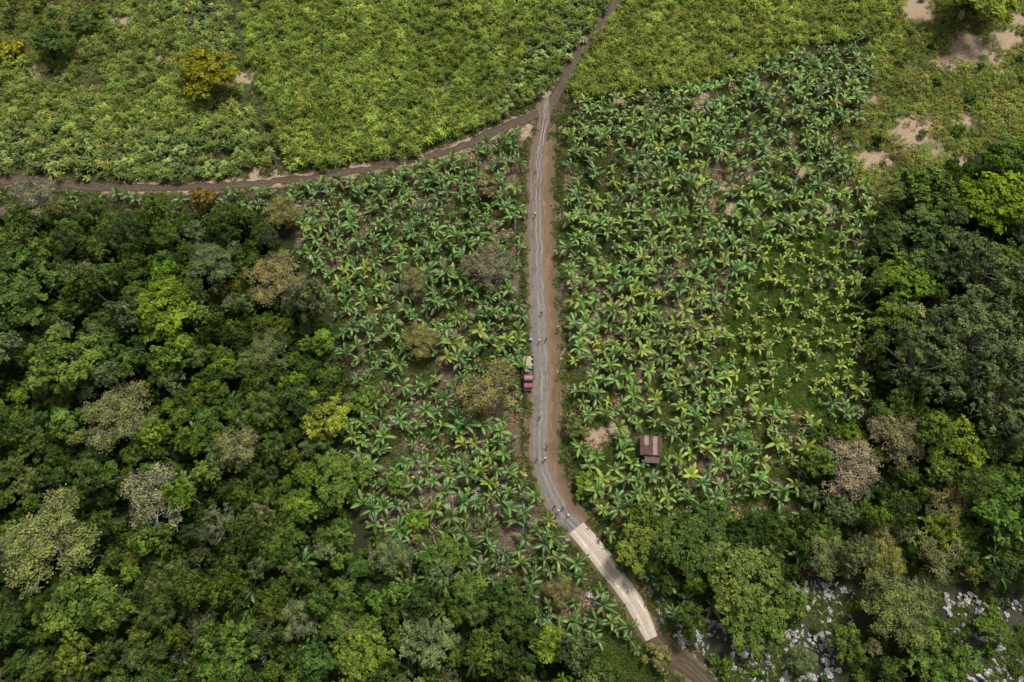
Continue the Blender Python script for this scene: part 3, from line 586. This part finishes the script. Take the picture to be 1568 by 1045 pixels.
# shed
sh=empty('shed',(shed[0],shed[1],0),R_(-3))
Mrust=plain('rusty_iron',(.09,.042,.034),.8,.1,.5,1.5);Mgal=plain('weathered_iron',(.26,.20,.175),.7,.2,.4,2);Mwood=plain('old_boards',(.10,.08,.065),.9,0,.4,5)
for x in (-2.1,2.1):
    for y in (-1.8,1.8): box('post',sh,(x,y,1.25 if y<0 else 1.4),(.14,.14,2.5 if y<0 else 2.8),Mwood)
for k in range(16): box('back_board',sh,(-2.0+k*.266,1.9,1.3),(.24,.04,2.5),Mwood,.005)
for k in range(13):
    for x in (-2.2,2.2): box('side_board',sh,(x,-1.7+k*.27,1.2),(.04,.25,2.3),Mwood,.005)
def corr(name,x0,x1,y0,y1,z0,z1,mat):
    n=int((x1-x0)/.04);xs=np.linspace(x0,x1,n+1);V=[];F_=[]
    for x in xs:
        w_=.025*math.sin(x*2*math.pi/.2);V+=[(x,y0,z0+w_),(x,y1,z1+w_)]
    for i in range(n): F_.append((2*i,2*i+2,2*i+3,2*i+1))
    me=bpy.data.meshes.new(name);me.from_pydata(V,[],F_);me.materials.append(mat);ob=part(name,me,sh)
    s_=ob.modifiers.new('t','SOLIDIFY');s_.thickness=.012
mats=[Mrust,Mrust,Mrust,Mrust,Mgal]
for i in range(5):
    corr('roof_sheet',-2.3+i*.92,-1.36+i*.92,-2.1+.08*(i%2),.1,2.55+.012*i,2.76+.012*i,mats[(i+1)%5]);corr('roof_sheet',-2.3+i*.92,-1.36+i*.92,0,2.1-.1*(i%3==0),2.79+.012*i,2.98+.012*i,mats[(i+3)%5] if i!=3 else Mgal)
box('ridge_beam',sh,(0,0,2.62),(4.4,.1,.12),Mwood);box('lean_to_roof',sh,(.3,-2.8,1.9),(3.2,1.5,.05),Mwood,.01,(R_(14),0,0))
for x in (-1.1,1.7): box('lean_to_post',sh,(x,-3.4,.85),(.1,.1,1.7),Mwood)
# motorcycle
mx,my=site(805,460,.5);mo=empty('motorcycle',(mx,my,.05),R_(12))
for y in (-.65,.65):
    bm=bmesh.new();nR,nr=24,8;vs=[[bm.verts.new((.055*math.sin(b2),(.27+.055*math.cos(b2))*math.cos(a2),(.27+.055*math.cos(b2))*math.sin(a2))) for b2 in np.linspace(0,2*np.pi,nr,endpoint=False)] for a2 in np.linspace(0,2*np.pi,nR,endpoint=False)]
    for i in range(nR):
        for j in range(nr): bm.faces.new((vs[i][j],vs[(i+1)%nR][j],vs[(i+1)%nR][(j+1)%nr],vs[i][(j+1)%nr]))
    me=bpy.data.meshes.new('tyre');bm.to_mesh(me);bm.free();me.materials.append(Mtyre);part('tyre',me,mo,(0,y,.33));cyl('hub',mo,(0,y,.33),.06,.14,Mst,(0,R_(90),0),12);cyl('disc',mo,(0,y,.33),.2,.02,Mst,(0,R_(90),0),20)
prism('fuel_tank',mo,[(-.38,.7),(-.3,.95),(-.05,1.0),(.15,.85),(.1,.7)],.32,Mred,bev=.06);box('seat',mo,(0,.4,.85),(.27,.7,.12),Mtyre,.05);box('engine',mo,(0,-.05,.48),(.28,.42,.38),Mst,.06)
cyl('handlebar',mo,(0,-.42,1.08),.018,.72,Mst,(0,R_(90),0),10);cyl('headlight',mo,(0,-.62,.92),.09,.12,Mwh,(R_(90),0,0),16);box('rear_fender',mo,(0,.75,.68),(.14,.4,.04),Mred,.015,(R_(-15),0,0));box('front_fender',mo,(0,-.66,.66),(.12,.45,.03),Mred,.01)
for sx in (-.08,.08): cyl('fork',mo,(sx,-.55,.68),.022,.8,Mst,(R_(-20),0,0),8)
cyl('exhaust',mo,(.17,.4,.35),.045,.8,Mst,(R_(85),0,0),12)
# drum
Mbl=plain('blue_plastic',(.03,.18,.55),.4);bx,by=site(813,521,.4);dm=empty('blue_water_drum',(bx,by,.05))
cyl('body',dm,(0,0,.45),.34,.88,Mbl,bev=.03)
for z in (.3,.62): cyl('hoop',dm,(0,0,z),.355,.04,Mbl)
cyl('lid',dm,(0,0,.91),.31,.04,Mbl)
# ---------------------------------------------------------------- people
def person_mesh(pose,mats):
    J={};E=[];V=[];Rr=[]
    def v(n,p,r,par=None):
        J[n]=len(V);V.append(p);Rr.append(r)
        if par: E.append((J[par],J[n]))
    lean=.55 if pose=='bend' else 0.
    def up(x,y,z):
        dz=z-.95;return (x,y-math.sin(lean)*dz,.95+math.cos(lean)*dz)
    v('pel',(0,0,.95),(.15,.11));v('wst',up(0,0,1.1),(.135,.1),'pel');v('ch',up(0,0,1.32),(.17,.115),'wst');v('nk',up(0,0,1.47),(.055,.055),'ch');v('hb',up(0,-.01,1.56),(.07,.08),'nk');v('hd',up(0,-.01,1.66),(.085,.1),'hb');v('ht',up(0,0,1.73),(.06,.07),'hd');v('no',up(0,-.12,1.61),(.015,.015),'hb')
    for s,n in ((-1,'l'),(1,'r')):
        st={'stand':.03,'walk':.24*s,'bend':.12*s}[pose];ar={'stand':.04,'walk':-.2*s,'bend':-.3}[pose]
        v('hip'+n,(.1*s,0,.9),(.09,.09),'pel');v('kn'+n,(.11*s,-st*.6-.02,.5),(.06,.06),'hip'+n);v('an'+n,(.12*s,-st,.1),(.038,.04),'kn'+n);v('to'+n,(.13*s,-st-.17,.04),(.04,.03),'an'+n)
        v('sh'+n,up(.19*s,0,1.4),(.06,.06),'ch');e=up(.25*s,ar*.4,1.12);v('el'+n,e,(.042,.042),'sh'+n);w_=(e[0]+.02*s,e[1]+(ar*.6 if pose!='bend' else -.15)-.06,e[2]-.25);v('wr'+n,w_,(.027,.03),'el'+n)
        pm=(w_[0],w_[1]-.01,w_[2]-.07);v('pm'+n,pm,(.018,.036),'wr'+n)
        for k,(o_,l_) in enumerate(((-.03,.065),(-.01,.08),(.01,.075),(.03,.06))):
            v(f'f{k}{n}',(pm[0],pm[1]+o_,pm[2]-l_*.6),(.009,.009),'pm'+n);v(f'g{k}{n}',(pm[0]-.015*s,pm[1]+o_,pm[2]-l_*1.1),(.008,.008),f'f{k}{n}')
        v('th'+n,(pm[0]-.01*s,pm[1]-.06,pm[2]-.01),(.01,.01),'pm'+n)
    me=bpy.data.meshes.new('p');me.from_pydata(V,E,[]);ob=bpy.data.objects.new('p',me);scene.collection.objects.link(ob)
    sk=ob.modifiers.new('s','SKIN');sl=me.skin_vertices[0].data
    for i,r in enumerate(Rr): sl[i].radius=r;sl[i].use_root=(i==0)
    ob.modifiers.new('b','SUBSURF').levels=1
    dg=bpy.context.evaluated_depsgraph_get();out=bpy.data.meshes.new_from_object(ob.evaluated_get(dg));bpy.data.objects.remove(ob)
    for m_ in mats: out.materials.append(m_)
    for p in out.polygons:
        c=p.center;p.use_smooth=True;un=(c.z-.95)*math.cos(lean)-(c.y)*math.sin(lean)
        if c.z<.07: k=3
        elif un<.0 and abs(c.x)<.225: k=1
        elif un>.53: k=0 if un<.72 else 4
        elif abs(c.x)>.215 and un<.3: k=0
        else: k=2
        p.material_index=k
    return out
Msk=plain('skin',(.3,.17,.1),.6);Mhr=plain('hair',(.02,.015,.012),.8);Mbt=plain('boots',(.03,.025,.02),.8);Mstr=plain('straw',(.55,.46,.28),.9)
shirts=[(.75,.75,.75),(.05,.08,.3),(.45,.05,.05),(.03,.03,.035),(.6,.5,.1),(.02,.02,.03)];trs=[(.03,.04,.08),(.03,.03,.03),(.06,.05,.04)]
for i,(u,v_,ps,hd) in enumerate([(826,523,'stand',.5),(836,520,'walk',2.),(822,704,'walk',3.),(835,703,'stand',1.),(831,706,'stand',4.2),(848,776,'bend',1.2),(855,783,'stand',2.6),(862,779,'bend',4.),(851,790,'stand',.3),(870,790,'walk',.8),(820,262,'walk',0),(829,480,'walk',.1),(962,905,'bend',2.2),(826,640,'walk',3.1),(838,684,'stand',3.1),(819,330,'walk',3.)]):
    x,y=site(u,v_,.8);zr=.05 if v_<900 else .16
    Ms=plain('shirt',shirts[i%6],.8);Mt=plain('trousers',trs[i%3],.8)
    me=person_mesh(ps,[Msk,Mt,Ms,Mbt,Mhr]);ob=bpy.data.objects.new('worker',me);scene.collection.objects.link(ob);ob.location=(x,y,zr-.015);ob.rotation_euler=(0,0,hd)
    if i%3==0 and ps!='bend':
        cyl('straw_hat_brim',ob,(0,0,1.70),.2,.015,Mstr);cyl('straw_hat_crown',ob,(0,0,1.76),.1,.11,Mstr,r2=.075)
# ---------------------------------------------------------------- camera, light
cam=bpy.data.cameras.new('camera');cam.lens=24;cam.sensor_width=36;cam.clip_end=12000;cam.clip_start=1
co_=bpy.data.objects.new('camera',cam);scene.collection.objects.link(co_);co_.location=(0,0,ALT);co_.rotation_euler=(R_(90)-DEP,0,0);scene.camera=co_
el,az=R_(62),R_(35)
w_=bpy.data.worlds.new('World');scene.world=w_;w_.use_nodes=True;nt=w_.node_tree;bg=nt.nodes['Background']
sk=nt.nodes.new('ShaderNodeTexSky');sk.sky_type='NISHITA';sk.sun_disc=False;sk.sun_elevation=el;sk.sun_rotation=az;sk.dust_density=4;sk.air_density=1.
hs=nt.nodes.new('ShaderNodeHueSaturation');hs.inputs['Saturation'].default_value=.2;L(nt,sk.outputs[0],hs.inputs['Color']);L(nt,hs.outputs[0],bg.inputs[0]);bg.inputs[1].default_value=.135
sl=bpy.data.lights.new('sun','SUN');sl.energy=3.8;sl.angle=R_(11);sl.color=(1,.96,.88);so=bpy.data.objects.new('sun',sl);scene.collection.objects.link(so)
d=Vector((math.sin(az)*math.cos(el),math.cos(az)*math.cos(el),math.sin(el)));so.rotation_euler=d.to_track_quat('Z','Y').to_euler();so.location=(0,60,200)
scene.view_settings.view_transform='Standard';scene.view_settings.look='None';scene.view_settings.exposure=0
